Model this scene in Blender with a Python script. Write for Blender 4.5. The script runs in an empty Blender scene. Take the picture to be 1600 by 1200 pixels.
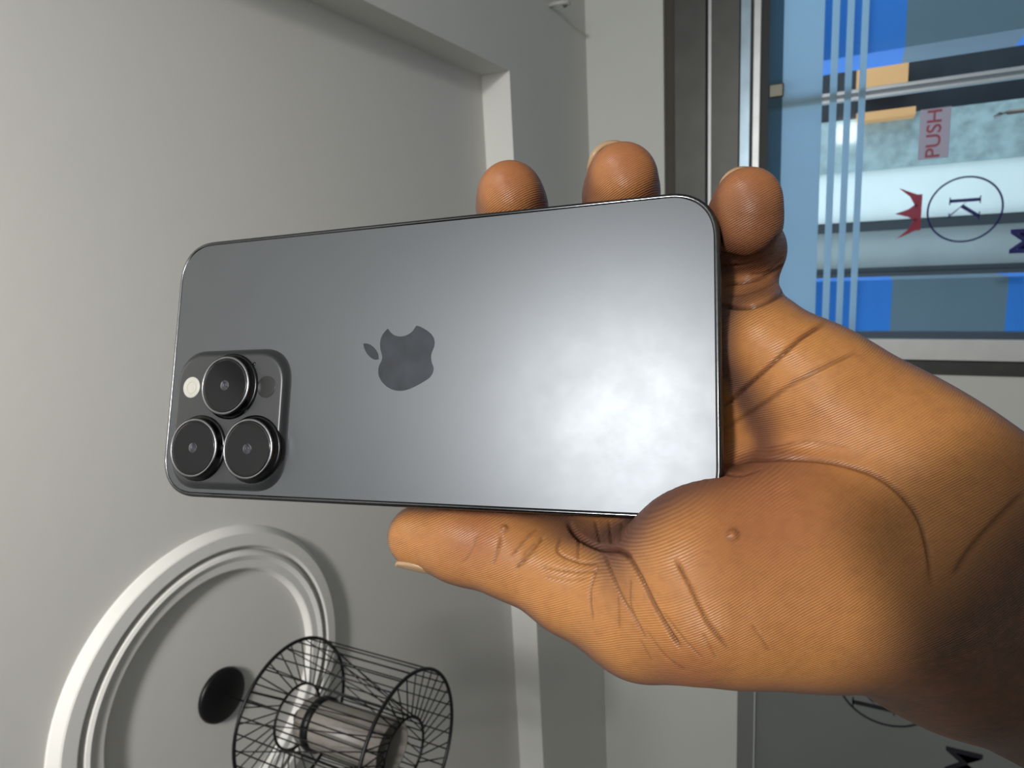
import bpy, bmesh, math
import numpy as np
from mathutils import Matrix, Vector

# ------------------------------------------------------------------ camera
S = bpy.context.scene
C = S.collection
F = 1050.0                       # focal length in pixels of the 1600 x 1200 frame
CAM = np.array([0.0, 0.0, 1.60])
# rows = room axes (right, forward, up) seen from the camera: the phone that took
# the picture was turned on its side and tilted up
_X = np.array([-290.0, 5500.0, 1050.0]); _X /= np.linalg.norm(_X)
_Y = np.array([539.0, 228.0, -1050.0]); _Y -= _X * (_X @ _Y); _Y /= np.linalg.norm(_Y)
_Z = np.cross(_X, _Y)
R = np.array([_X, _Y, _Z])
camd = bpy.data.cameras.new('camera'); camd.sensor_width = 36.0; camd.sensor_fit = 'HORIZONTAL'
camd.lens = 36.0 * F / 1600.0; camd.clip_start = 0.01
cam = bpy.data.objects.new('camera', camd); C.objects.link(cam)
M4 = np.eye(4); M4[:3, :3] = R; M4[:3, 3] = CAM
CAMM = Matrix(M4.tolist())
cam.matrix_world = CAMM
S.camera = cam
camd.dof.use_dof = True; camd.dof.focus_distance = 0.166; camd.dof.aperture_fstop = 40.0

# ------------------------------------------------------------------ view, world, lights
S.view_settings.view_transform = 'Standard'; S.view_settings.look = 'None'
S.view_settings.exposure = 0.0; S.view_settings.gamma = 1.0
S.view_settings.use_curve_mapping = False
w = bpy.data.worlds.new('world'); S.world = w; w.use_nodes = True
w.node_tree.nodes['Background'].inputs[0].default_value = (0.80, 0.90, 1.0, 1)
w.node_tree.nodes['Background'].inputs[1].default_value = 2.4

def area(name, loc, target, sx, sy, power, col=(1, 1, 1)):
    l = bpy.data.lights.new(name, 'AREA'); l.shape = 'RECTANGLE'; l.size = sx; l.size_y = sy
    l.energy = power; l.color = col
    o = bpy.data.objects.new(name, l); C.objects.link(o); o.location = loc
    d = Vector(target) - Vector(loc)
    o.rotation_euler = d.to_track_quat('-Z', 'Y').to_euler()
    return o
# daylight through the shop window behind the photographer, and an added small lamp for the hand and a firmer wrist shadow
area('rear_window_daylight', (1.30, -3.12, 1.62), (0.75, 1.0, 1.62), 1.9, 1.35, 15, (0.97, 0.985, 1.0))
area('added_key_light', (1.25, -3.0, 1.76), (0.0, 0.2, 1.6), 0.24, 0.24, 88, (1.0, 0.98, 0.95))
# added fill light without a fixture, brightens the ceiling
l_ = area('added_ceiling_fill', (0.7, -1.25, 2.25), (0.05, 0.05, 2.9), 0.5, 0.25, 13, (1.0, 0.97, 0.92)); l_.data.spread = math.radians(84)

# ------------------------------------------------------------------ helpers
def ray(u, v):
    return R @ np.array([u - 800.0, 600.0 - v, -F])
def on(u, v, ax, val):
    """point where the line of sight through a pixel meets a room plane (axis ax = val, camera relative)"""
    r = ray(u, v); return r * (val / r[ax]) + CAM

def tag(o, label=None, cat=None, group=None, kind=None):
    if label: o['label'] = label
    if cat: o['category'] = cat
    if group: o['group'] = group
    if kind: o['kind'] = kind
    return o

MATS = {}
def mat(name, col, rough=0.5, metal=0.0, var=0.0, scale=8.0, bump=0.0, bscale=60.0, spec=0.5, trans=0.0, emit=None, estr=0.0, coat=0.0, alpha=1.0, ior=1.45):
    if name in MATS: return MATS[name]
    m = bpy.data.materials.new(name); m.use_nodes = True
    nt = m.node_tree; b = nt.nodes['Principled BSDF']
    c4 = (*col, 1)
    b.inputs['Base Color'].default_value = c4
    b.inputs['Roughness'].default_value = rough
    b.inputs['Metallic'].default_value = metal
    b.inputs['Specular IOR Level'].default_value = spec
    b.inputs['Transmission Weight'].default_value = trans
    b.inputs['Coat Weight'].default_value = coat
    b.inputs['IOR'].default_value = ior
    b.inputs['Alpha'].default_value = alpha
    if emit:
        b.inputs['Emission Color'].default_value = (*emit, 1); b.inputs['Emission Strength'].default_value = estr
    if var or bump:
        tc = nt.nodes.new('ShaderNodeTexCoord')
    if var:
        n = nt.nodes.new('ShaderNodeTexNoise'); n.inputs['Scale'].default_value = scale; n.inputs['Detail'].default_value = 4
        nt.links.new(tc.outputs['Object'], n.inputs['Vector'])
        mx = nt.nodes.new('ShaderNodeMix'); mx.data_type = 'RGBA'
        mx.inputs[6].default_value = tuple(max(0, c * (1 - var)) for c in col) + (1,)
        mx.inputs[7].default_value = tuple(min(1, c * (1 + var)) for c in col) + (1,)
        nt.links.new(n.outputs['Fac'], mx.inputs[0]); nt.links.new(mx.outputs[2], b.inputs['Base Color'])
    if bump:
        n2 = nt.nodes.new('ShaderNodeTexNoise'); n2.inputs['Scale'].default_value = bscale; n2.inputs['Detail'].default_value = 3
        nt.links.new(tc.outputs['Object'], n2.inputs['Vector'])
        bp = nt.nodes.new('ShaderNodeBump'); bp.inputs['Strength'].default_value = bump; bp.inputs['Distance'].default_value = 0.01
        nt.links.new(n2.outputs['Fac'], bp.inputs['Height']); nt.links.new(bp.outputs['Normal'], b.inputs['Normal'])
    MATS[name] = m
    return m

def glassmat(name, col, rough=0.0, refl=0.08, tint=None):
    """thin pane: mostly clear, a little mirror"""
    if name in MATS: return MATS[name]
    m = bpy.data.materials.new(name); m.use_nodes = True; nt = m.node_tree
    for n in list(nt.nodes): nt.nodes.remove(n)
    out = nt.nodes.new('ShaderNodeOutputMaterial'); mix = nt.nodes.new('ShaderNodeMixShader')
    t = nt.nodes.new('ShaderNodeBsdfTransparent'); t.inputs[0].default_value = (*col, 1)
    g = nt.nodes.new('ShaderNodeBsdfGlossy'); g.inputs[0].default_value = (1, 1, 1, 1); g.inputs['Roughness'].default_value = rough
    mix.inputs[0].default_value = refl
    nt.links.new(t.outputs[0], mix.inputs[1]); nt.links.new(g.outputs[0], mix.inputs[2]); nt.links.new(mix.outputs[0], out.inputs[0])
    MATS[name] = m; return m

def filmmat(name, col, opac):
    """self-adhesive film: part see-through, lit from both sides"""
    if name in MATS: return MATS[name]
    m = bpy.data.materials.new(name); m.use_nodes = True; nt = m.node_tree
    for n in list(nt.nodes): nt.nodes.remove(n)
    out = nt.nodes.new('ShaderNodeOutputMaterial'); mix = nt.nodes.new('ShaderNodeMixShader'); mix2 = nt.nodes.new('ShaderNodeMixShader')
    t = nt.nodes.new('ShaderNodeBsdfTransparent'); t.inputs[0].default_value = (*[0.5 + 0.5 * c for c in col], 1)
    d = nt.nodes.new('ShaderNodeBsdfDiffuse'); d.inputs[0].default_value = (*col, 1)
    tl = nt.nodes.new('ShaderNodeBsdfTranslucent'); tl.inputs[0].default_value = (*col, 1)
    mix2.inputs[0].default_value = 0.75; mix.inputs[0].default_value = opac
    nt.links.new(d.outputs[0], mix2.inputs[1]); nt.links.new(tl.outputs[0], mix2.inputs[2])
    nt.links.new(t.outputs[0], mix.inputs[1]); nt.links.new(mix2.outputs[0], mix.inputs[2]); nt.links.new(mix.outputs[0], out.inputs[0])
    MATS[name] = m; return m

def obj(name, bm, m, parent=None, smooth=False, label=None):
    me = bpy.data.meshes.new(name); bm.to_mesh(me); bm.free()
    o = bpy.data.objects.new(name, me); C.objects.link(o)
    for x in (m if isinstance(m, (list, tuple)) else [m]): me.materials.append(x)
    if smooth:
        for p in me.polygons: p.use_smooth = True
    if parent is not None: o.parent = parent
    if label: o['label'] = label
    return o

def empty(name, loc=(0, 0, 0), mtx=None, parent=None):
    o = bpy.data.objects.new(name, None); C.objects.link(o); o.empty_display_size = 0.05
    if mtx is not None: o.matrix_world = mtx
    else: o.location = loc
    if parent is not None: o.parent = parent
    return o

def box(bm, x0, x1, y0, y1, z0, z1, bev=0.0):
    vs = [bm.verts.new((x, y, z)) for x in (x0, x1) for y in (y0, y1) for z in (z0, z1)]
    q = [(0, 1, 3, 2), (4, 6, 7, 5), (0, 4, 5, 1), (2, 3, 7, 6), (0, 2, 6, 4), (1, 5, 7, 3)]
    fs = [bm.faces.new([vs[i] for i in f]) for f in q]
    if bev:
        es = list({e for f in fs for e in f.edges})
        bmesh.ops.bevel(bm, geom=es, offset=bev, segments=2, affect='EDGES', profile=0.5)
    return fs
def boxo(name, x0, x1, y0, y1, z0, z1, m, parent=None, bev=0.0, label=None):
    bm = bmesh.new(); box(bm, min(x0, x1), max(x0, x1), min(y0, y1), max(y0, y1), min(z0, z1), max(z0, z1), bev)
    bmesh.ops.recalc_face_normals(bm, faces=bm.faces)
    return obj(name, bm, m, parent, label=label)
def struct(o, label=None, cat=None):
    o['kind'] = 'structure'
    if label: o['label'] = label
    if cat: o['category'] = cat
    return o

def prism(bm, pts, z0, z1, bev=0.0, seg=2):
    """closed outline in x,y extruded from z0 to z1"""
    lo = [bm.verts.new((p[0], p[1], z0)) for p in pts]; hi = [bm.verts.new((p[0], p[1], z1)) for p in pts]
    n = len(pts)
    f1 = bm.faces.new(list(reversed(lo))); f2 = bm.faces.new(hi)
    for i in range(n):
        bm.faces.new((lo[i], lo[(i + 1) % n], hi[(i + 1) % n], hi[i]))
    if bev:
        bmesh.ops.bevel(bm, geom=list(f2.edges) + list(f1.edges), offset=bev, segments=seg, affect='EDGES', profile=0.6)
    return f1, f2

def lathe(bm, prof, n=64, cap0=False, cap1=False, cx=0, cy=0):
    rings = []
    for r, z in prof:
        rings.append([bm.verts.new((cx + r * math.cos(2 * math.pi * k / n), cy + r * math.sin(2 * math.pi * k / n), z)) for k in range(n)])
    for a, b in zip(rings, rings[1:]):
        for k in range(n):
            bm.faces.new((a[k], a[(k + 1) % n], b[(k + 1) % n], b[k]))
    if cap0: bm.faces.new(list(reversed(rings[0])))
    if cap1: bm.faces.new(rings[-1])

def tube(bm, pts, r, n=8, closed=False):
    pts = [Vector(p) for p in pts]; N = len(pts); rings = []
    ref = Vector((0.123, 0.456, 0.881)).normalized()
    for i in range(N):
        if closed: t = pts[(i + 1) % N] - pts[i - 1]
        else: t = pts[min(i + 1, N - 1)] - pts[max(i - 1, 0)]
        t.normalize(); a = t.cross(ref)
        if a.length < 1e-3: a = t.cross(Vector((1, 0, 0)))
        a.normalize(); b = t.cross(a)
        rings.append([bm.verts.new(pts[i] + a * (r * math.cos(2 * math.pi * k / n)) + b * (r * math.sin(2 * math.pi * k / n))) for k in range(n)])
    rng = range(N) if closed else range(N - 1)
    for i in rng:
        A = rings[i]; B = rings[(i + 1) % N]
        for k in range(n): bm.faces.new((A[k], A[(k + 1) % n], B[(k + 1) % n], B[k]))
    if not closed:
        bm.faces.new(list(reversed(rings[0]))); bm.faces.new(rings[-1])

# ------------------------------------------------------------------ room shell
plaster = mat('wall_plaster', (0.54, 0.55, 0.52), 0.75, var=0.05, scale=1.5, bump=0.08, bscale=25)
plaster_c = mat('ceiling_paint', (0.62, 0.61, 0.58), 0.7, var=0.04, scale=1.2, bump=0.05, bscale=18)
plaster_s = mat('soffit_paint', (0.62, 0.62, 0.59), 0.75, var=0.05, scale=1.5, bump=0.05, bscale=20)
floor_m = mat('floor_tiles', (0.34, 0.33, 0.31), 0.35, var=0.15, scale=3)
dark_wall = mat('rear_wall_paint', (0.10, 0.10, 0.10), 0.7, var=0.1, scale=2)
side_wall = mat('side_wall_paint', (0.36, 0.36, 0.34), 0.75, var=0.05, scale=2)
XL, XR, YB, YF = -3.3, 2.6, -3.2, 3.24
ZC, ZS = 2.90, 2.78            # tray ceiling, lower soffit
TX, TY = 0.678, 2.405          # inner corner of the tray
struct(boxo('floor', XL - 0.2, XR + 0.2, YB - 0.2, YF + 0.14, -0.06, 0.0, floor_m))
struct(boxo('ceiling', XL - 0.2, TX + 0.02, YB - 0.2, TY + 0.02, ZC, ZC + 0.08, plaster_c))
# lowered border of the ceiling: L-shape in front and on the right
bm = bmesh.new()
prism(bm, [(XL - 0.2, TY), (TX, TY), (TX, YB - 0.2), (XR + 0.2, YB - 0.2), (XR + 0.2, YF + 0.1), (XL - 0.2, YF + 0.1)], ZS, ZC + 0.08)
bmesh.ops.recalc_face_normals(bm, faces=bm.faces)
struct(obj('trim_1', bm, plaster_s), 'lowered plaster border running round the tray ceiling')
struct(boxo('wall_left', XL - 0.15, XL, YB, YF, 0, ZC, side_wall))
struct(boxo('wall_right', XR, XR + 0.15, YB, YF, 0, ZC, side_wall))
# rear wall with its window opening
bm = bmesh.new()
for a in ((XL, 0.3, 0, ZC), (2.3, XR, 0, ZC), (0.3, 2.3, 0, 0.9), (0.3, 2.3, 2.34, ZC)):
    box(bm, a[0], a[1], YB - 0.12, YB, a[2], a[3])
struct(obj('wall_back', bm, dark_wall))
# front wall: solid left of the door, solid strip above it
DX0, DX1, DZ = -0.576, 1.62, 2.412
SX0, SX1, SZ0, SZ1 = -3.1, -0.95, 0.35, 2.058       # recess of the printed panel left of the door
bm = bmesh.new()
box(bm, XL, SX0, YF, YF + 0.12, 0, ZS); box(bm, SX1, DX0, YF, YF + 0.12, 0, ZS)
box(bm, SX0, SX1, YF, YF + 0.12, SZ1, ZS); box(bm, SX0, SX1, YF, YF + 0.12, 0, SZ0)
box(bm, DX0, XR, YF, YF + 0.12, DZ, ZS); box(bm, DX1, XR, YF, YF + 0.12, 0, DZ)
struct(obj('wall_front', bm, plaster))

# ------------------------------------------------------------------ ceiling rose
fitc = (-0.972, 0.938)
bm = bmesh.new()
prof = [(0.388, 0.0), (0.387, -0.005), (0.374, -0.021), (0.371, -0.023), (0.343, -0.024), (0.340, -0.022), (0.336, -0.008), (0.332, -0.007),
        (0.329, -0.016), (0.325, -0.022), (0.318, -0.025), (0.311, -0.022), (0.306, -0.0195), (0.288, -0.0185), (0.285, -0.016), (0.280, -0.004), (0.279, 0.0)]
lathe(bm, prof, 128)
o = obj('ceiling_rose', bm, mat('plaster_moulding', (0.66, 0.65, 0.62), 0.65, bump=0.03, bscale=40))
o.location = (fitc[0], fitc[1], ZC)
tag(o, 'pale round plaster moulding ring with double rim on the tray ceiling', 'ceiling rose')

# ------------------------------------------------------------------ pendant lamp
black = mat('black_metal', (0.008, 0.008, 0.009), 0.4, metal=0.3, spec=0.4)
LX, LY = -0.982, 0.939
lamp = empty('pendant_lamp', (LX, LY, ZC))
tag(lamp, 'black wire drum pendant lamp hanging from the middle of the round ceiling moulding', 'lamp')
bm = bmesh.new(); lathe(bm, [(0.0005, 0.0), (0.0625, 0.0), (0.0635, -0.003), (0.0625, -0.009), (0.058, -0.012), (0.0005, -0.013)], 48)
obj('canopy', bm, black, lamp, True)
ZT, ZBm, RO, RI = -0.193, -0.512, 0.168, 0.070
CG = empty('cage', (-0.022, 0.036, 0.0), parent=lamp)
bm = bmesh.new(); tube(bm, [(0, 0, -0.01), (-0.022, 0.036, ZT - 0.03)], 0.0022, 8); obj('cord', bm, black, lamp, True)
def ring(r, z, wr, name, par=None):
    bm = bmesh.new(); tube(bm, [(r * math.cos(a), r * math.sin(a), z) for a in np.linspace(0, 2 * math.pi, 72, endpoint=False)], wr, 8, True)
    return obj(name, bm, black, lamp, True)
ring(RO, ZT, 0.0040, 'rim'); ring(RO, ZBm, 0.0040, 'rim')
ring(RI, ZT - 0.012, 0.0030, 'inner_ring'); ring(RI, ZBm + 0.012, 0.0030, 'inner_ring')
bm = bmesh.new(); NW = 32
for k in range(NW):
    a = 2 * math.pi * k / NW; ca, sa = math.cos(a), math.sin(a)
    tube(bm, [(RO * ca, RO * sa, ZT), (RO * ca, RO * sa, ZBm)], 0.0016, 5)
o = obj('side_wires', bm, black, lamp, True); o['kind'] = 'stuff'
for zz, s in ((ZT, -0.012), (ZBm, 0.012)):
    bm = bmesh.new()
    for k in range(NW):
        a = 2 * math.pi * (k + 0.5) / NW; b = 2 * math.pi * (k + 0.5 + 1.2) / NW
        tube(bm, [(RO * math.cos(a), RO * math.sin(a), zz), (RI * math.cos(b), RI * math.sin(b), zz + s)], 0.0015, 5)
    o = obj('spoke_wires', bm, black, lamp, True); o['kind'] = 'stuff'
bm = bmesh.new()
for k in range(12):
    a = 2 * math.pi * k / 12
    tube(bm, [(RI * math.cos(a), RI * math.sin(a), ZT - 0.012), (RI * math.cos(a), RI * math.sin(a), ZBm + 0.012)], 0.0016, 5)
for k in range(18):
    a = 2 * math.pi * k / 18; b = a + 0.5
    tube(bm, [(RO * math.cos(a), RO * math.sin(a), ZT), (RI * math.cos(b), RI * math.sin(b), ZBm + 0.012)], 0.0013, 5)
o = obj('inner_wires', bm, black, lamp, True); o['kind'] = 'stuff'
shade = mat('smoked_shade', (0.20, 0.185, 0.165), 0.4, spec=0.4, var=0.25, scale=30)
bm = bmesh.new(); lathe(bm, [(0.044, -0.235), (0.050, -0.238), (0.052, -0.262), (0.056, -0.47), (0.053, -0.47), (0.052, -0.262)], 40)
obj('inner_shade', bm, shade, lamp, True)
bm = bmesh.new(); lathe(bm, [(0.001, -0.205), (0.016, -0.207), (0.018, -0.215), (0.018, -0.255), (0.054, -0.262), (0.0585, -0.266), (0.0585, -0.282), (0.054, -0.283), (0.001, -0.283)], 32)
obj('lamp_holder', bm, black, lamp, True)
bm = bmesh.new()
lathe(bm, [(0.001, -0.28), (0.013, -0.282), (0.014, -0.295), (0.024, -0.315), (0.029, -0.332), (0.027, -0.35), (0.016, -0.362), (0.001, -0.366)], 32)
obj('bulb', bm, mat('bulb_glass', (0.75, 0.73, 0.68), 0.15), lamp, True)
for c_ in list(lamp.children):
    if c_.name.split('.')[0] not in ('canopy', 'cord', 'cage'): c_.location = (-0.022, 0.036, 0)
bpy.data.objects.remove(CG)

# ------------------------------------------------------------------ door unit
alu = mat('aluminium', (0.34, 0.35, 0.35), 0.38, metal=0.7, var=0.15, scale=14)
alu_d = mat('dark_aluminium', (0.060, 0.060, 0.056), 0.42, metal=0.55, var=0.3, scale=9)
alu_l = mat('pale_aluminium', (0.56, 0.57, 0.56), 0.45, metal=0.3, var=0.08, scale=20)
brown = mat('recess_shade_brown', (0.06, 0.053, 0.042), 0.7, var=0.2, scale=12)
rubber = mat('rubber_seal', (0.02, 0.024, 0.026), 0.6)
Yd = YF                        # room side face of the door frame
def Z(u, v=150): return on(u, v, 1, YF)[2]
def Xw(u, v): return on(u, v, 1, YF)[0]
door = empty('door_1', (0.5, YF, 0.0)); struct(door, 'glazed shop door in an aluminium frame with pale blue film stripes', 'door')
bx = door.location
def dbox(name, x0, x1, y0, y1, z0, z1, m, bev=0.0, parent=door, label=None):
    return boxo(name, x0 - bx.x, x1 - bx.x, y0 - bx.y, y1 - bx.y, z0, z1, m, parent, bev, label)
JX = Xw(1600, 531)             # inner face of the left jamb
dbox('head_reveal', DX0, DX1, YF + 0.03, YF + 0.10, Z(1054), DZ, brown)  # shadow of the gap above the head, painted as a dark brown strip
dbox('head_panel', DX0, DX1, YF - 0.004, YF + 0.08, Z(1103), Z(1054), alu_d, 0.002)
dbox('head_panel', DX0, DX1, YF - 0.004, YF + 0.08, Z(1155), Z(1108), alu_d, 0.002)
dbox('head_groove', DX0, DX1, YF + 0.02, YF + 0.06, Z(1109), Z(1102), rubber)
dbox('head_bead', DX0, DX1, YF - 0.01, YF + 0.01, Z(1112), Z(1107), alu, 0.001)
dbox('transom_rail', DX0, DX1, YF + 0.0, YF + 0.05, Z(1172), Z(1156), mat('blue_grey_aluminium', (0.24, 0.32, 0.38), 0.3, metal=0.5, var=0.3, scale=10), 0.002)
dbox('transom_rail', DX0, DX1, YF - 0.005, YF + 0.06, Z(1188), Z(1176), alu, 0.003)
dbox('transom_seal', DX0, DX1, YF + 0.012, YF + 0.05, Z(1200), Z(1170), rubber)
# left jamb
dbox('jamb', Xw(1600, 565), JX, YF - 0.012, YF + 0.10, 0, Z(1176), alu_l, 0.003)
dbox('jamb_seal', JX - 0.004, JX + 0.028, YF + 0.012, YF + 0.05, 0, Z(1176), mat('blue_seal', (0.05, 0.08, 0.12), 0.4))
dbox('architrave', DX0, Xw(1600, 567), YF - 0.008, YF + 0.10, 0, Z(1156), alu_d, 0.002)
dbox('right_jamb', 1.50, DX1, YF - 0.012, YF + 0.10, 0, Z(1176), alu_l, 0.003)
# glass
clear = glassmat('clear_glass', (0.84, 0.91, 0.93), 0.05, 0.001)
EX = 0.575
dbox('door_leaf_glass', JX + 0.004, EX - 0.002, YF + 0.026, YF + 0.036, 0.02, Z(1200), clear)
dbox('side_light_glass', EX + 0.004, 1.50, YF + 0.030, YF + 0.040, 0.02, Z(1200), clear)
edge = mat('glass_edge_seal', (0.42, 0.50, 0.55), 0.3, var=0.1, scale=20)
dbox('edge_seal', EX - 0.022, EX - 0.008, YF + 0.018, YF + 0.044, 0.02, Z(1200), edge, 0.002)
dbox('edge_seal', EX + 0.004, EX + 0.020, YF + 0.018, YF + 0.044, 0.02, Z(1200), edge, 0.002)
dbox('edge_gap', EX - 0.008, EX + 0.004, YF + 0.028, YF + 0.040, 0.02, Z(1200), mat('edge_shadow_gap', (0.16, 0.20, 0.24), 0.4))
# blue film: one wide band and three stripes
film = filmmat('pale_blue_film', (0.62, 0.78, 0.86), 0.93)
teal = filmmat('grey_blue_film', (0.17, 0.29, 0.36), 0.95)
dbox('film_band', JX, 1.50, YF + 0.0130, YF + 0.0145, Z(1222), Z(1200), teal)
dbox('film_band', JX, 1.50, YF + 0.0130, YF + 0.0145, Z(1284.5), Z(1222), film)
for a, b in ((1296, 1307.5), (1319, 1330), (1341.5, 1352.5)):
    dbox('film_stripe', JX, 1.50, YF + 0.0130, YF + 0.0145, Z(b), Z(a), film)
# top patch fitting and pull handle
pf = dbox('patch_fitting', 0.605, 0.66, YF + 0.002, YF + 0.045, Z(1224), Z(1201), mat('brass_grey', (0.10, 0.10, 0.075), 0.4, metal=0.5), 0.005)
bm = bmesh.new(); hx = 0.425
tube(bm, [(hx - bx.x, YF - bx.y + 0.026, 1.145), (hx - bx.x, YF - bx.y - 0.035, 1.14), (hx - bx.x, YF - bx.y - 0.055, 1.12), (hx - bx.x, YF - bx.y - 0.055, 0.75), (hx - bx.x, YF - bx.y - 0.03, 0.72), (hx - bx.x, YF - bx.y + 0.026, 0.715)], 0.008, 12)
obj('pull_handle', bm, alu, door, True)

# writing and emblem on the glass.  Sticker coordinates: x = real right, y = real up
def place(o, parent, mtx):
    o.parent = parent; o.matrix_basis = Matrix.Translation(-parent.location) @ mtx
def flat(name, polys, m, parent, mtx, th=0.0012):
    bm = bmesh.new()
    for p in polys: prism(bm, p, 0, th)
    bmesh.ops.recalc_face_normals(bm, faces=bm.faces)
    o = obj(name, bm, m); place(o, parent, mtx); return o
def plane_mtx(x, y, z): # local x -> world x, local y -> world z, local z -> world -y
    return Matrix(((1, 0, 0, x), (0, 0, -1, y), (0, 1, 0, z), (0, 0, 0, 1)))
def annulus(r0, r1, n=72):
    out = []
    for k in range(n):
        a, b = 2 * math.pi * k / n, 2 * math.pi * (k + 1) / n
        out.append([(r0 * math.cos(a), r0 * math.sin(a)), (r1 * math.cos(a), r1 * math.sin(a)), (r1 * math.cos(b), r1 * math.sin(b)), (r0 * math.cos(b), r0 * math.sin(b))])
    return out
def mirror(polys): return [[(-x, y) for x, y in p] for p in polys]
K_POLY = [[(-0.30, -0.50), (-0.18, -0.50), (-0.18, 0.50), (-0.30, 0.50)],            # stem
          [(-0.38, 0.46), (-0.10, 0.46), (-0.10, 0.50), (-0.38, 0.50)], [(-0.38, -0.50), (-0.10, -0.50), (-0.10, -0.46), (-0.38, -0.46)],
          [(-0.20, -0.06), (-0.14, -0.02), (0.34, 0.46), (0.28, 0.47)], [(0.20, 0.46), (0.44, 0.46), (0.44, 0.50), (0.20, 0.50)],
          [(-0.10, 0.06), (0.02, 0.12), (0.44, -0.47), (0.30, -0.47)], [(0.20, -0.50), (0.52, -0.50), (0.52, -0.46), (0.20, -0.46)]]
CROWN = [[(-0.46, 0.0), (0.46, 0.0), (0.46, 0.16), (-0.46, 0.16)],
         [(-0.46, 0.16), (-0.10, 0.16), (-0.42, 0.40), (-0.66, 0.78)], [(-0.24, 0.16), (0.24, 0.16), (0.10, 0.42), (0.0, 0.86), (-0.10, 0.42)],
         [(0.10, 0.16), (0.46, 0.16), (0.66, 0.78), (0.42, 0.40)]]
def sc(polys, s, dx=0, dy=0): return [[(x * s + dx, y * s + dy) for x, y in p] for p in polys]
emb = filmmat('violet_print', (0.10, 0.09, 0.26), 0.75)
redp = filmmat('rose_print', (0.62, 0.16, 0.20), 0.8)
cen = on(1508, 327, 1, YF); re = 0.128
ys = YF + 0.0125
for nm, polys, mm in (('circle_emblem', annulus(re - 0.007, re), emb), ('emblem_letter', mirror(sc(K_POLY, 0.105, -0.01, 0.0)), emb),
                      ('emblem_crown', [[(x, re + 0.018 + (y - re - 0.018) * 0.7) for x, y in p_] for p_ in sc(CROWN, 0.155, 0.0, re + 0.018)], redp)):
    flat(nm, polys, mm, door, plane_mtx(cen[0], ys + 0.008, cen[2]))
def textpolys(name, body, size, m, parent, mtx, mirrored=False):
    cu = bpy.data.curves.new(name, 'FONT'); cu.body = body; cu.size = size; cu.align_x = 'CENTER'; cu.align_y = 'CENTER'
    cu.extrude = 0.0004; cu.offset = size * 0.012
    tmp = bpy.data.objects.new(name, cu); C.objects.link(tmp)
    me_ = bpy.data.meshes.new_from_object(tmp); bpy.data.objects.remove(tmp)
    if body == 'PUSH':
        for v_2 in me_.vertices: v_2.co.x *= 1.12
    if mirrored:
        for v_2 in me_.vertices: v_2.co.x = -v_2.co.x
    me_.materials.clear(); me_.materials.append(m)
    o = bpy.data.objects.new(name, me_); C.objects.link(o); place(o, parent, mtx)
    return o
textpolys('emblem_name', 'M', 0.14, emb, door, plane_mtx(on(1590, 377, 1, YF)[0], ys + 0.008, on(1607, 377, 1, YF)[2]), True)
a = on(1437, 207, 1, YF); b = on(1485, 207, 1, YF)
px0, px1 = on(1460, 247, 1, YF)[0], on(1460, 168, 1, YF)[0]
dbox('push_sticker', px0, px1, YF + 0.0205, YF + 0.0225, b[2], a[2], filmmat('sticker_white', (0.74, 0.66, 0.68), 0.93))
textpolys('push_lettering', 'PUSH', 0.070, mat('sticker_red', (0.30, 0.035, 0.06), 0.5), door, plane_mtx((px0 + px1) / 2, YF + 0.019, (a[2] + b[2]) / 2))

# ------------------------------------------------------------------ printed panel on the left
pz = empty('wall_sign', (-2.0, YF, 1.2))
tag(pz, 'dark grey wall panel with a black ringed letter and red crown, below the wrist', 'sign')
ql = pz.location
def pbox(name, x0, x1, y0, y1, z0, z1, m, bev=0.0): return boxo(name, x0 - ql.x, x1 - ql.x, y0 - ql.y, y1 - ql.y, z0 - ql.z, z1 - ql.z, m, pz, bev)
pbox('board', SX0 + 0.005, SX1 - 0.005, YF + 0.03, YF + 0.06, SZ0 + 0.005, SZ1 - 0.005, mat('grey_board', (0.17, 0.18, 0.175), 0.25, var=0.1, scale=2))
fr = mat('sign_frame', (0.20, 0.20, 0.20), 0.45, metal=0.3)
zi = on(1178, 1120, 1, YF)[2]
bm = bmesh.new()
for a_ in ((SX0, SX1, zi, SZ1), (SX0, SX1, SZ0, SZ0 + 0.08), (SX0, SX0 + 0.08, SZ0, SZ1), (SX1 - 0.08, SX1, SZ0, SZ1)):
    box(bm, a_[0] + 0.002 - ql.x, a_[1] - 0.002 - ql.x, -0.004, 0.045, a_[2] + (0.002 if a_[2] == SZ0 else 0) - ql.z, a_[3] - 0.002 - ql.z)
obj('frame', bm, fr, pz)
pbox('frame_bead', SX0 + 0.08, SX1 - 0.08, YF - 0.008, YF + 0.01, zi - 0.006, zi, alu_l)
c2 = on(1388, 1075, 1, YF); inkb = mat('black_print', (0.012, 0.012, 0.02), 0.5); inkr = mat('dark_red_print', (0.16, 0.02, 0.03), 0.5)
r2 = 0.219
for nm, polys, mm in (('circle_emblem', annulus(r2 - 0.010, r2), inkb), ('emblem_letter', sc(K_POLY, 0.18, -0.088, 0.055), inkb), ('emblem_crown', sc(CROWN, 0.13, 0.0, r2 + 0.010), inkr)):
    flat(nm, polys, mm, pz, plane_mtx(c2[0], YF + 0.0299, c2[2]))
textpolys('emblem_name', 'M', 0.20, inkb, pz, plane_mtx(on(1510, 1200, 1, YF)[0], YF + 0.0295, on(1510, 1200, 1, YF)[2]))

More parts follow.
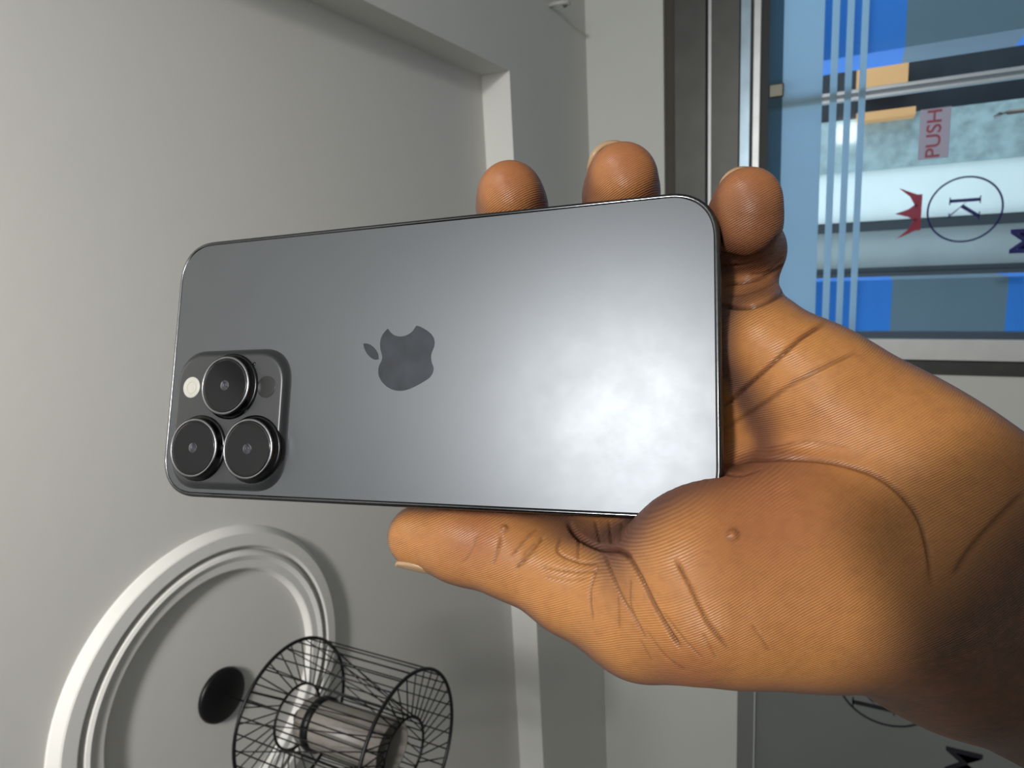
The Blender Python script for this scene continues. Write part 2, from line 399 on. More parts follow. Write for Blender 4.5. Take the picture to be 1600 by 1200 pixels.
# small hook hanging from the soffit
hk = on(858, 8, 2, ZS - 1.6)
bm = bmesh.new(); tube(bm, [(0, 0, 0), (0, 0, -0.05), (0.0, 0.014, -0.075), (0, 0.034, -0.075), (0, 0.042, -0.05)], 0.009, 10)
o = obj('ceiling_hook', bm, mat('hook_white', (0.45, 0.45, 0.43), 0.5), smooth=True); o.location = (hk[0], hk[1], ZS)
tag(o, 'small pale hook under the lowered ceiling border, at the top edge of the picture', 'hook')

# ------------------------------------------------------------------ street outside the glass
blue = mat('blue_paint', (0.055, 0.29, 0.90), 0.6, var=0.06, scale=4); greyp = mat('grey_paint', (0.21, 0.28, 0.34), 0.6, var=0.1, scale=4)
YP = 4.05
def pillar(x0, x1, label):
    p = empty('pillar', (x0, YP, 0)); tag(p, label, 'pillar')
    def zz(u): return on(u, 300, 1, YP)[2]
    for nm, z0, z1, m in (('painted_band', 0, zz(1588), blue), ('painted_band', zz(1588), zz(1402), greyp), ('painted_band', zz(1402), 2.9, blue)):
        boxo(nm, 0, x1 - x0, 0, 0.35, z0, z1, m, p, label='blue painted band' if m is blue else 'dark grey painted band')
    return p
xa = on(1285, 440, 1, YP)[0]; xb = on(1285, 95, 1, YP)[0]
pillar(xa - 0.75, xa, 'blue and grey banded pillar outside, seen through the bottom of the glass door')
pillar(xb, xb + 0.8, 'blue and grey banded pillar outside, seen beyond the top edge of the glass door')
bm = bmesh.new(); tube(bm, [(0, 0, 0), (0, 0, 3.0)], 0.012, 8)
YS = 8.0
def xs(v, u=1420, Y=YS): return on(u, v, 1, Y)[0]
fac = empty('building', (xs(300), YS, 0)); tag(fac, 'pale building across the street with a dark shopfront, seen through the door', 'building')
fx = fac.location.x
def fbox(name, v0, v1, m, y0=0.0, y1=0.4, z0=0.0, z1=12.0, label=None):
    return boxo(name, xs(v1) - fx, xs(v0) - fx, y0, y1, z0, z1, m, fac, label=label)
fbox('wall', 338, 520, mat('grey_render', (0.40, 0.43, 0.41), 0.8, var=0.15, scale=2), label='grey wall')
fbox('sunlit_wall', 262, 342, mat('sunlit_cream_render', (0.88, 0.93, 0.86), 0.8, var=0.1, scale=3), -0.05, 0.4, label='cream wall coloured bright as if sunlit')  # sunshine on this wall is put into its pale albedo
fbox('tiled_wall', 178, 262, mat('grey_green_tiles', (0.36, 0.45, 0.44), 0.6, var=0.6, scale=9), -0.1, 0.4, label='grey green wall')
fbox('shopfront', -200, 178, mat('dark_shopfront', (0.02, 0.024, 0.03), 0.6, var=0.6, scale=3), 0.0, 0.4, label='black shopfront')
fbox('post', 430, 424, mat('dark_post', (0.04, 0.045, 0.05), 0.6), -0.15, -0.05)
dk = mat('dark_post', (0.04, 0.045, 0.05), 0.6)
bm = bmesh.new(); x0, x1 = xs(356) - fx, xs(342) - fx
fbox('plinth_band', 344, 358, dk, -0.12, -0.02)
fbox('door_post', 416, 434, dk, -0.12, -0.02)
orange = mat('orange_boards', (0.85, 0.42, 0.16), 0.7, var=0.2, scale=2)
zo0, zo1 = on(1430, 170, 1, YS - 0.3)[2], on(1335, 170, 1, YS - 0.3)[2]
o = boxo('orange_crate', 0, 0.9, 0, 0.3, 0, 0.6, orange)
o.location = (xs(186), YS - 0.75, zo0)
bpy.data.objects.remove(o)
fbox('awning', 105, 150, orange, -0.35, -0.1, on(1418, 130, 1, YS - .3)[2], on(1338, 130, 1, YS - .3)[2], label='orange board')
fbox('awning', 176, 188, orange, -0.35, -0.1, on(1430, 180, 1, YS - .3)[2], on(1338, 180, 1, YS - .3)[2], label='orange board')
struct(boxo('ground', -8, 10, YF + 0.16, 14, -0.1, -0.02, mat('road', (0.20, 0.19, 0.18), 0.9, var=0.2, scale=2)))

# ================================================================== the phone
MM = 0.001
Rm = np.array([[0.9448, 0.0272, -0.3264], [0.0155, 0.9917, 0.1275], [0.3272, -0.1255, 0.9366]])
u_, s_, v_ = np.linalg.svd(Rm); Rm = u_ @ v_
Tm = np.array([-28.231, 6.493, -179.279])                 # centre of the back glass, mm in front of the lens
m4 = np.eye(4); m4[:3, :3] = Rm; m4[:3, 3] = Tm * MM
PH = CAMM @ Matrix(m4.tolist())
phone = empty('smartphone', mtx=PH)
tag(phone, 'dark grey smartphone with three camera lenses, seen from its matte back, held in the hand', 'smartphone')
L, Wd, TH, RC = 160.7, 77.6, 7.85, 12.5
def rrect(hx, hy, r, cx=0, cy=0, n=14, p=2.35):
    """rounded rectangle with slightly squared (superellipse) corners, counterclockwise"""
    pts = []
    for sx, sy, a0 in ((1, 1, 0), (-1, 1, 90), (-1, -1, 180), (1, -1, 270)):
        for k in range(n + 1):
            a = math.radians(a0 + 90 * k / n); c, s = math.cos(a), math.sin(a)
            q = (abs(c) ** p + abs(s) ** p) ** (-1 / p)
            pts.append((cx + sx * (hx - r) + r * c * q, cy + sy * (hy - r) + r * s * q))
    return pts
def stack(bm, layers, cap0=True, cap1=True):
    """layers: (half x, half y, corner r, z [, cx, cy])"""
    rings = []
    for l in layers:
        hx, hy, r, z = l[:4]; cx, cy = (l[4], l[5]) if len(l) > 4 else (0, 0)
        rings.append([bm.verts.new((x * MM, y * MM, z * MM)) for x, y in rrect(hx, hy, r, cx, cy)])
    n = len(rings[0])
    for a, b in zip(rings, rings[1:]):
        for k in range(n): bm.faces.new((a[k], a[(k + 1) % n], b[(k + 1) % n], b[k]))
    if cap0: bm.faces.new(list(reversed(rings[0])))
    if cap1: bm.faces.new(rings[-1])
HX, HY = L / 2, Wd / 2
steel = mat('polished_graphite_steel', (0.10, 0.10, 0.105), 0.16, metal=1.0, var=0.35, scale=900)
bm = bmesh.new()
stack(bm, [(HX - 1.3, HY - 1.3, RC - 1.3, -0.35), (HX - 1.1, HY - 1.1, RC - 1.1, -0.05), (HX - 0.7, HY - 0.7, RC - 0.7, -0.02), (HX - 0.25, HY - 0.25, RC - 0.25, -0.25), (HX, HY, RC, -0.75),
           (HX, HY, RC, -TH + 0.75), (HX - 0.25, HY - 0.25, RC - 0.25, -TH + 0.25), (HX - 0.7, HY - 0.7, RC - 0.7, -TH), (HX - 1.2, HY - 1.2, RC - 1.2, -TH + 0.05), (HX - 1.3, HY - 1.3, RC - 1.3, -TH + 0.4)], True, True)
bmesh.ops.recalc_face_normals(bm, faces=bm.faces)
obj('frame', bm, steel, phone, True, 'dark polished metal edge')

def back_glass_mat():
    m = bpy.data.materials.new('matte_back_glass'); m.use_nodes = True; nt = m.node_tree; b = nt.nodes['Principled BSDF']
    b.inputs['Metallic'].default_value = 0.93
    b.inputs['Base Color'].default_value = (0.088, 0.093, 0.099, 1)
    tc = nt.nodes.new('ShaderNodeTexCoord')
    n = nt.nodes.new('ShaderNodeTexNoise'); n.inputs['Scale'].default_value = 70; n.inputs['Detail'].default_value = 8; n.inputs['Roughness'].default_value = 0.7
    nt.links.new(tc.outputs['Object'], n.inputs['Vector'])
    mr = nt.nodes.new('ShaderNodeMapRange'); mr.inputs[1].default_value = 0.3; mr.inputs[2].default_value = 0.75
    mr.inputs[3].default_value = 0.36; mr.inputs[4].default_value = 0.40
    nt.links.new(n.outputs['Fac'], mr.inputs[0]); nt.links.new(mr.outputs[0], b.inputs['Roughness'])
    return m
backm = back_glass_mat()
bm = bmesh.new()
stack(bm, [(HX - 1.32, HY - 1.32, RC - 1.3, -0.4), (HX - 1.32, HY - 1.32, RC - 1.3, -0.10), (HX - 1.42, HY - 1.42, RC - 1.4, 0.0)])
obj('back_glass', bm, backm, phone, False)
bm = bmesh.new(); stack(bm, [(HX - 1.35, HY - 1.35, RC - 1.3, -TH - 0.05), (HX - 1.35, HY - 1.35, RC - 1.3, -TH + 0.5)])
obj('screen', bm, mat('screen_black', (0.01, 0.01, 0.012), 0.1), phone, False)
# camera plateau
BX, BY = -56.5, -16.0
platm = mat('glossy_plateau_glass', (0.032, 0.034, 0.036), 0.32, metal=0.2, spec=0.6)
bm = bmesh.new()
lay = []
for t in np.linspace(0, 1, 9):
    off = 20.6 - 2.3 * t; h = 1.75 * (t * t * (3 - 2 * t))
    lay.append((off, off, 10.5 - 1.6 * t, -0.05 + h, BX, BY))
lay.append((17.9, 17.9, 8.6, 1.72, BX, BY))
stack(bm, lay)
obj('camera_plateau', bm, [platm], phone, True)
lensblack = mat('lens_black', (0.006, 0.006, 0.007), 0.25, spec=0.5)
ringm = mat('lens_ring_steel', (0.045, 0.045, 0.048), 0.22, metal=1.0)
ringb = mat('lens_ring_edge', (0.22, 0.22, 0.23), 0.2, metal=1.0)
glassb = mat('lens_glass', (0.008, 0.008, 0.009), 0.12, spec=0.35)
def lathe_mm(prof, cx, cy, n=64, c0=True, c1=True):
    bm = bmesh.new(); lathe(bm, [(r * MM, z * MM) for r, z in prof], n, c0, c1, cx * MM, cy * MM)
    bmesh.ops.recalc_face_normals(bm, faces=bm.faces); return bm
for cx, cy in ((-55.7, -6.6), (-65.3, -24.6), (-46.1, -24.6)):
    ln = obj('camera_lens', lathe_mm([(9.6, 1.6), (9.6, 1.95), (9.0, 2.1), (8.75, 2.2), (8.7, 3.9), (8.45, 4.15)], cx, cy), ringm, phone, True)
    obj('lens_rim', lathe_mm([(8.5, 4.05), (8.35, 4.22), (8.0, 4.28), (7.78, 4.22), (7.72, 4.0)], cx, cy, c0=False, c1=False), ringb, ln, True)
    obj('cover_glass', lathe_mm([(7.75, 3.9), (7.75, 4.18), (7.55, 4.24), (7.0, 4.25), (0.3, 4.25)], cx, cy), glassb, ln, True)
    obj('iris', lathe_mm([(1.5, 4.24), (1.45, 4.254), (0.8, 4.256), (0.7, 4.265), (0.35, 4.31), (0.08, 4.33)], cx, cy, 40), mat('iris_coating', (0.01, 0.01, 0.02), 0.12, spec=0.7, coat=0.5), ln, True)
fl = obj('flash', lathe_mm([(3.15, 1.6), (3.15, 1.85), (2.9, 1.95), (0.2, 2.0)], -70.0, -6.7), mat('flash_cream', (0.50, 0.49, 0.44), 0.35, emit=None), phone, True)
obj('flash_dots', lathe_mm([(1.9, 1.9), (1.9, 2.01), (1.5, 2.02), (1.5, 1.9)], -70.0, -6.7, c0=False, c1=False), mat('flash_led', (0.55, 0.52, 0.40), 0.4), fl, True)
obj('depth_sensor', lathe_mm([(3.1, 1.6), (3.1, 1.79), (3.0, 1.80), (0.2, 1.80)], -43.2, -6.9), mat('sensor_black', (0.012, 0.012, 0.013), 0.25), phone, True)
obj('microphone_hole', lathe_mm([(0.55, 1.6), (0.55, 1.77), (0.1, 1.78)], -48.0, -0.2, 20), lensblack, phone, True)
# emblem on the back: outline read off in phone coordinates
camL = Rm.T @ (-Tm)
def to_phone(u, v):
    d = np.array([u - 800.0, 600.0 - v, -F]); n = Rm[:, 2]; t = (n @ Tm) / (n @ d); q = Rm.T @ (d * t - Tm); return q[0], q[1]
def smooth_outline(p, corners, k=4):
    """closed Catmull-Rom through p; indices in corners stay sharp"""
    n = len(p); out = []
    for i in range(n):
        p1, p2 = np.array(p[i]), np.array(p[(i + 1) % n])
        p0 = np.array(p[i - 1]) if i not in corners else p1; p3 = np.array(p[(i + 2) % n]) if (i + 1) % n not in corners else p2
        for s in range(k):
            t = s / k
            out.append(tuple(0.5 * ((2 * p1) + (p2 - p0) * t + (2 * p0 - 5 * p1 + 4 * p2 - p3) * t * t + (3 * p1 - 3 * p2 + p3 - p0) * t ** 3)))
    return out
body = [(528, 268), (560, 310), (610, 350), (680, 366), (750, 355), (820, 315), (860, 268), (884, 232), (930, 242), (1000, 280), (1060, 325), (1100, 380), (1113, 450), (1100, 512), (1076, 570), (1068, 625),
        (1077, 690), (1100, 760), (1090, 820), (1050, 880), (975, 932), (880, 985), (790, 1025), (700, 1045), (610, 1038), (530, 1003), (460, 940), (420, 870), (408, 800), (420, 730), (445, 680), (458, 630), (450, 580), (435, 520), (432, 440), (450, 370), (485, 312)]
leaf = [(222, 455), (270, 455), (320, 475), (370, 520), (405, 580), (416, 650), (375, 657), (330, 640), (275, 590), (235, 520)]
logo_m = mat('polished_emblem', (0.040, 0.043, 0.050), 0.16, metal=0.95, spec=0.5, var=0.4, scale=160)
bm = bmesh.new()
for pl, cn in ((body, (0, 7)), (leaf, (0, 5))):
    pts = [to_phone(540 + x / 8, 480 + y / 8) for x, y in smooth_outline(pl, cn)]
    a2 = sum(pts[i - 1][0] * pts[i][1] - pts[i][0] * pts[i - 1][1] for i in range(len(pts)))
    if a2 < 0: pts.reverse()
    prism(bm, [(x * MM, y * MM) for x, y in pts], -0.02 * MM, 0.04 * MM)
obj('emblem', bm, logo_m, phone, False, 'glossy fruit emblem with a bite')
# keys and antenna bands on the long edges
def key(x0, x1, side):
    bm = bmesh.new(); box(bm, x0 * MM, x1 * MM, side * (HY - 0.3) * MM - 0.0004, side * (HY - 0.3) * MM + 0.0006 + (0 if side > 0 else -0.0003), -5.4 * MM, -2.5 * MM, 0.0003)
    obj('side_key', bm, steel, phone, False)
key(-20, -1, -1); key(-36, -25, 1); key(-21, -10, 1)
band = mat('antenna_band', (0.05, 0.05, 0.05), 0.6)
for x, s in ((-66, 1), (-66, -1), (66, 1), (66, -1)):
    bm = bmesh.new(); box(bm, (x - 0.6) * MM, (x + 0.6) * MM, s * (HY - 0.9) * MM, s * (HY + 0.015) * MM, (-TH + 0.8) * MM, -0.8 * MM)
    bmesh.ops.recalc_face_normals(bm, faces=bm.faces); obj('antenna_band', bm, band, phone, False)

# ================================================================== the hand (distance field in camera millimetres)
def P(u, v, d): return np.array([(u - 800.0) * d / F, (600.0 - v) * d / F, -d])
H = 0.75
G0 = np.array([-60.0, -190.0, -246.0]); G1 = np.array([262.0, 80.0, -112.0])
NN = np.ceil((G1 - G0) / H).astype(int) + 1
ax = [np.arange(n) * H + g for n, g in zip(NN, G0)]
BIG = 30.0
def field(): return np.full(NN, BIG, np.float32)
def smin(a, b, k):
    h = np.clip(k - np.abs(a - b), 0, None) / k
    return np.minimum(a, b) - h * h * k * 0.25
def region(lo, hi):
    i0 = np.clip(np.floor((lo - G0) / H).astype(int), 0, NN - 1); i1 = np.clip(np.ceil((hi - G0) / H).astype(int) + 1, 1, NN)
    return tuple(slice(a, b) for a, b in zip(i0, i1))
def coords(sl):
    return (ax[0][sl[0]][:, None, None].astype(np.float32), ax[1][sl[1]][None, :, None].astype(np.float32), ax[2][sl[2]][None, None, :].astype(np.float32))
def cone(f, a, b, ra, rb, k=0.0, flat=None, mid=0.0):
    """tapered capsule merged into f; flat = (direction, factor) squashes it; mid swells its middle"""
    a = np.array(a, float); b = np.array(b, float); r = max(ra, rb) + mid + 14
    sl = region(np.minimum(a, b) - r, np.maximum(a, b) + r)
    x, y, z = coords(sl); ba = (b - a).astype(np.float32); bb = float(ba @ ba)
    px, py, pz = x - a[0], y - a[1], z - a[2]
    h = np.clip((px * ba[0] + py * ba[1] + pz * ba[2]) / bb, 0, 1)
    dx, dy, dz = px - ba[0] * h, py - ba[1] * h, pz - ba[2] * h
    if flat is not None:
        n = np.array(flat[0], float); n /= np.linalg.norm(n); s = dx * n[0] + dy * n[1] + dz * n[2]; e = flat[1] - 1.0
        dx, dy, dz = dx + n[0] * s * e, dy + n[1] * s * e, dz + n[2] * s * e
    d = np.sqrt(dx * dx + dy * dy + dz * dz) - (ra + (rb - ra) * h + mid * 4 * h * (1 - h))
    if flat is not None and flat[1] > 1: d = d / (0.5 + 0.5 * flat[1])
    g = f[sl]
    f[sl] = smin(g, d.astype(np.float32), k) if k > 0 else np.minimum(g, d)
def ball(f, c, r, k=0.0, scale=(1, 1, 1), axes=None):
    c = np.array(c, float); rr = r * max(scale) + 14
    sl = region(c - rr, c + rr); x, y, z = coords(sl); px, py, pz = x - c[0], y - c[1], z - c[2]
    if axes is None: axes = np.eye(3)
    q = [(px * a[0] + py * a[1] + pz * a[2]) / s for a, s in zip(axes, scale)]
    d = (np.sqrt(q[0] ** 2 + q[1] ** 2 + q[2] ** 2) - r) * min(scale)
    g = f[sl]; f[sl] = smin(g, d.astype(np.float32), k) if k > 0 else np.minimum(g, d)

# --- joints (pixel, pixel, depth in mm)
wrist_r = P(1440, 1000, 158); wrist_u = P(1570, 850, 160)
mc = dict(i=P(935, 800, 183), m=P(1010, 700, 184), r=P(1095, 600, 180), p=P(1192, 525, 168))
palm = field()
view = np.array([0.1, 0.0, 1.0])
cone(palm, P(1420, 930, 160), mc['i'], 17, 11, 8)
cone(palm, P(1450, 900, 160), mc['m'], 17, 11, 8)
cone(palm, P(1480, 880, 160), mc['r'], 17, 11, 8)
cone(palm, P(1500, 840, 158), mc['p'], 18, 10, 8)
# hypothenar, along the outer edge
cone(palm, P(1490, 790, 158), P(1275, 610, 160), 22, 14, 10, mid=2)
cone(palm, P(1275, 610, 160), P(1196, 545, 163), 14, 9.5, 6)
# thenar
tmc = P(1000, 955, 156)
cone(palm, P(1385, 925, 153), P(1095, 916, 149), 20.5, 18.5, 14, mid=2.0)
cone(palm, P(1095, 918, 149), tmc, 18, 14, 10)
cone(palm, P(1230, 835, 149), P(1150, 845, 151), 14, 12, 14)
# wrist and forearm
fa = P(1492, 950, 166); fb = P(1938, 1176, 196)
cone(palm, P(1400, 915, 160), fa, 21, 25, 10)
cone(palm, fa, fb, 27, 33, 14, flat=(view, 1.25))
cone(palm, P(1540, 880, 164), P(2010, 1090, 196), 24, 30, 14, flat=(view, 1.25))
# web between thumb and index
cone(palm, P(1040, 900, 164), P(975, 835, 180), 9, 8, 10)

# --- thumb
th = field()
T0, T1, T2 = tmc, P(800, 866, 172), P(655, 838, 184)
cone(th, T0, P(900, 915, 164), 13.6, 11.6, 4)
cone(th, P(900, 915, 164), T1, 11.6, 10.6, 4)
cone(th, T1, P(725, 850, 179), 10.4, 10.2, 4)
cone(th, P(735, 848, 178), T2, 10.2, 8.6, 4)
cone(th, P(800, 838, 176), P(920, 862, 172), 8.5, 8.5, 5)
body_f = smin(palm, th, 6.0)
del th, palm
# --- fingers, each its own chain, hard-joined to one another
fin = field()
def chain(pts, rs, k=3.0):
    f = field()
    for i in range(len(pts) - 1): cone(f, pts[i], pts[i + 1], rs[i], rs[i + 1], k)
    return f
def mmv(x, y, z): return np.array([x, y, z], float)
mtip = P(797, 303, 187); rtip = P(972, 279, 176); ptip = P(1168, 318, 161)
fingers = {
 'index': ([mc['i'], mmv(6, -8, -214), mmv(-14, 4, -217), mmv(-30, 12, -214)], [10.5, 9.5, 8.6, 7.6]),
 'middle': ([mc['m'], mmv(20, 22, -208), mmv(4, 44, -209), mtip + mmv(0.5, -2.5, -4), mtip], [10.8, 10, 9.2, 9.6, 9.0]),
 'ring': ([mc['r'], mmv(43, 28, -207), mmv(33, 46, -202), rtip + mmv(0.5, -3, -5), rtip], [10.5, 9.8, 9.0, 9.8, 9.2]),
 'pinky': ([mc['p'], mmv(63.0, 28, -188), mmv(63.3, 35.5, -180), ptip + mmv(0.3, -3.2, -3.5), ptip + mmv(0, 0.6, 0)], [9.2, 9.2, 9.0, 8.5, 7.9]),
}
for k_, (pts, rs) in fingers.items():
    f = chain(pts, rs); fin = np.minimum(fin, f); del f
body_f = smin(body_f, fin, 3.5); del fin
# --- carve the space the phone takes, so the flesh lies against it
x, y, z = coords((slice(None),) * 3)
q = [(x - Tm[0]) * Rm[0, i] + (y - Tm[1]) * Rm[1, i] + (z - Tm[2]) * Rm[2, i] for i in range(3)]
ex = np.abs(q[0]) - (HX - RC); ey = np.abs(q[1]) - (HY - RC)
d2 = np.sqrt(np.clip(ex, 0, None) ** 2 + np.clip(ey, 0, None) ** 2) + np.minimum(np.maximum(ex, ey), 0) - RC
dz = np.abs(q[2] + TH / 2) - TH / 2
pd = np.maximum(d2, dz) - 0.25
del q, ex, ey, d2, dz
body_f = -smin(-body_f, pd.astype(np.float32), 0.8); del pd

def surface_nets(f):
    ins = f < 0; nx, ny, nz = f.shape
    cnt = np.zeros((nx - 1, ny - 1, nz - 1), np.int8)
    offs = [(i, j, k) for i in (0, 1) for j in (0, 1) for k in (0, 1)]
    for i, j, k in offs: cnt += ins[i:nx - 1 + i, j:ny - 1 + j, k:nz - 1 + k]
    act = np.argwhere((cnt > 0) & (cnt < 8)); idx = np.full(cnt.shape, -1, np.int32); idx[tuple(act.T)] = np.arange(len(act))
    val = {o: f[act[:, 0] + o[0], act[:, 1] + o[1], act[:, 2] + o[2]] for o in offs}
    acc = np.zeros((len(act), 3)); num = np.zeros(len(act))
    for a in offs:
        for axi in range(3):
            if a[axi]: continue
            b = list(a); b[axi] = 1; b = tuple(b); va, vb = val[a], val[b]; m = (va < 0) != (vb < 0)
            t = np.where(m, va / np.where(m, va - vb, 1), 0); p = np.tile(np.array(a, float), (len(act), 1)); p[:, axi] = t
            acc += p * m[:, None]; num += m
    V = (act + acc / num[:, None]) * H + G0
    faces = []
    for axi in range(3):
        o1, o2 = [(1, 2), (2, 0), (0, 1)][axi]
        lo = [slice(None)] * 3; hi = [slice(None)] * 3; lo[axi] = slice(0, -1); hi[axi] = slice(1, None)
        A = ins[tuple(lo)]; B = ins[tuple(hi)]; e = np.argwhere(A != B)
        e = e[(e[:, o1] > 0) & (e[:, o2] > 0) & (e[:, o1] < f.shape[o1] - 1) & (e[:, o2] < f.shape[o2] - 1)]
        s = A[tuple(e.T)]
        def cell(d1, d2):
            c = e.copy(); c[:, o1] -= d1; c[:, o2] -= d2; return idx[tuple(c.T)]
        qd = np.stack([cell(1, 1), cell(0, 1), cell(0, 0), cell(1, 0)], 1)
        qd[~s] = qd[~s][:, ::-1]; faces.append(qd)
    return V, np.concatenate(faces)
V, Q = surface_nets(body_f); del body_f
# light relaxation of the grid steps
E2 = np.concatenate([Q[:, [0, 1]], Q[:, [1, 2]], Q[:, [2, 3]], Q[:, [3, 0]]])
deg = np.bincount(E2.ravel(), minlength=len(V)).astype(float)[:, None]; deg[deg == 0] = 1
def lap(X):
    s = np.zeros_like(X)
    for c in range(X.shape[1]):
        s[:, c] = np.bincount(E2[:, 0], X[E2[:, 1], c], len(X)) + np.bincount(E2[:, 1], X[E2[:, 0], c], len(X))
    return s / deg - X
for _ in range(4): V = V + 0.55 * lap(V); V = V - 0.56 * lap(V)
def normals(V):
    n = np.cross(V[Q[:, 2]] - V[Q[:, 0]], V[Q[:, 3]] - V[Q[:, 1]]); N = np.zeros_like(V)
    for c in range(3):
        for j in range(4): N[:, c] += np.bincount(Q[:, j], n[:, c], len(V))
    return N / (np.linalg.norm(N, axis=1, keepdims=True) + 1e-9)
def subdivide():
    """split every quad in four, so creases and folds can be cut finely"""
    global V, Q, E2, deg
    ev = np.sort(np.concatenate([Q[:, [0, 1]], Q[:, [1, 2]], Q[:, [2, 3]], Q[:, [3, 0]]]), 1).astype(np.int64)
    key_, inv_ = np.unique(ev[:, 0] * len(V) + ev[:, 1], return_inverse=True); inv_ = inv_.ravel()
    me_ = np.stack([key_ // len(V), key_ % len(V)], 1); n0, n1 = len(V), len(key_)
    VV = np.concatenate([V, (V[me_[:, 0]] + V[me_[:, 1]]) / 2, V[Q].mean(1)])
    q = len(Q); e = [n0 + inv_[i * q:(i + 1) * q] for i in range(4)]; c = n0 + n1 + np.arange(q)
    Q = np.concatenate([np.stack([Q[:, 0], e[0], c, e[3]], 1), np.stack([Q[:, 1], e[1], c, e[0]], 1), np.stack([Q[:, 2], e[2], c, e[1]], 1), np.stack([Q[:, 3], e[3], c, e[2]], 1)])
    V = VV; E2 = np.concatenate([Q[:, [0, 1]], Q[:, [1, 2]], Q[:, [2, 3]], Q[:, [3, 0]]])
    deg = np.bincount(E2.ravel(), minlength=len(V)).astype(float)[:, None]; deg[deg == 0] = 1
print('hand verts', len(V)); subdivide(); print('hand verts', len(V))
for _ in range(4): V = V + 0.5 * lap(V)
N = normals(V)
Ns = N.copy()
for _ in range(50): Ns = Ns + 0.6 * lap(Ns)
Ns /= np.linalg.norm(Ns, axis=1, keepdims=True) + 1e-9
U2 = np.stack([800 + F * V[:, 0] / -V[:, 2], 600 - F * V[:, 1] / -V[:, 2]], 1)
facing = np.einsum('ij,ij->i', N, -V) / np.linalg.norm(V, axis=1)
def polydist(pts):
    best = np.full(len(V), 1e9); par = np.zeros(len(V)); n = len(pts) - 1
    for i in range(n):
        a = np.array(pts[i], float); b = np.array(pts[i + 1], float); d = b - a
        t = np.clip(((U2 - a) @ d) / (d @ d), 0, 1); D = np.linalg.norm(U2 - a - t[:, None] * d, axis=1)
        m = D < best; best[m] = D[m]; par[m] = ((i + t) / n)[m]
    return best, par
def curve(pts, k=6):
    p = [np.array(q, float) for q in pts]; out = []
    for i in range(len(p) - 1):
        p0 = p[max(i - 1, 0)]; p1 = p[i]; p2 = p[i + 1]; p3 = p[min(i + 2, len(p) - 1)]
        for s in range(k):
            t = s / k; out.append(0.5 * ((2 * p1) + (p2 - p0) * t + (2 * p0 - 5 * p1 + 4 * p2 - p3) * t * t + (3 * p1 - 3 * p2 + p3 - p0) * t ** 3))
    out.append(p[-1]); return out
# creases of the skin: (points on the hand, width px, depth mm, darkness)
CREASES = [
 ([(1128, 638), (1165, 605), (1215, 560), (1255, 525), (1290, 503)], 6, 1.3, 0.8),          # across the base of the little finger
 ([(1128, 672), (1180, 640), (1235, 602), (1290, 572), (1340, 550)], 7, 0.7, 0.5),          # heart line
 ([(1130, 727), (1180, 718), (1240, 716), (1310, 724), (1380, 750), (1430, 800), (1450, 860), (1455, 920)], 7, 1.0, 0.55),   # life line
 ([(1112, 392), (1140, 402), (1170, 405), (1200, 390), (1224, 362)], 8, 1.8, 0.8),           # little finger, below the tip
 ([(1125, 418), (1170, 412), (1210, 395)], 4, 0.5, 0.5),
 ([(1125, 445), (1165, 440), (1200, 430), (1228, 412)], 5, 0.9, 0.7),
 ([(1125, 478), (1165, 480), (1195, 472), (1232, 452)], 6, 1.3, 0.8),
 ([(943, 862), (955, 895), (970, 930), (990, 965), (1010, 1000)], 4.5, 0.7, 0.5),
 ([(978, 862), (1000, 900), (1022, 945), (1045, 985), (1065, 1015)], 6, 1.0, 0.75),
 ([(1055, 872), (1078, 915), (1105, 970), (1140, 1015)], 5, 0.7, 0.6),
 ([(935, 880), (922, 925), (926, 970)], 4, 0.5, 0.45),
 ([(985, 905), (985, 945), (1000, 985)], 3.5, 0.4, 0.4),
 ([(878, 838), (872, 862), (905, 878), (935, 880)], 4.5, 0.5, 0.4),
 ([(905, 838), (903, 880)], 4, 0.4, 0.35),
 ([(850, 838), (832, 860), (806, 890)], 5, 0.7, 0.5),
 ([(838, 846), (818, 868)], 3.5, 0.4, 0.35),
 ([(785, 838), (778, 862), (770, 882)], 4.5, 0.5, 0.35),
 ([(888, 815), (903, 838), (938, 856), (968, 860), (985, 872)], 8, 1.1, 0.95),
 ([(930, 812), (938, 848)], 4, 0.5, 0.5), ([(952, 812), (955, 850)], 4, 0.5, 0.5), ([(972, 812), (968, 846)], 4, 0.4, 0.5),
 ([(1010, 985), (1040, 1025), (1075, 1050)], 4, 0.3, 0.3), ([(965, 930), (968, 985)], 3.5, 0.3, 0.35), ([(1000, 1000), (1020, 1035)], 3.5, 0.3, 0.3),
 ([(1035, 955), (1070, 1000), (1100, 1030)], 3.5, 0.3, 0.35), ([(845, 885), (900, 893), (945, 890)], 3.5, 0.3, 0.3), ([(850, 900), (880, 906), (920, 903)], 3, 0.25, 0.25),
 ([(745, 835), (735, 865), (722, 880)], 4, 0.3, 0.25), ([(800, 870), (822, 842), (842, 825)], 4, 0.4, 0.35),
 ([(1170, 430), (1200, 425), (1222, 402)], 4, 0.4, 0.4), ([(1132, 462), (1170, 458), (1215, 440)], 4, 0.4, 0.4),
 ([(1240, 462), (1262, 480)], 4, 0.5, 0.4), ([(1262, 474), (1280, 492)], 4, 0.5, 0.4),
 ([(1130, 740), (1160, 742), (1190, 732)], 4, 0.5, 0.5), ([(1195, 700), (1260, 690), (1330, 700)], 4, 0.25, 0.25),
 ([(1175, 975), (1205, 1020)], 4, 0.3, 0.3),
 ([(1098, 990), (1120, 1030)], 4, 0.3, 0.3),
 ([(1600, 770), (1550, 820), (1515, 860), (1490, 900)], 9, 0.8, 0.5),
]
dark = np.zeros(len(V)); disp = np.zeros(len(V)); fr_ = np.clip(facing * 3 + 0.3, 0, 1)
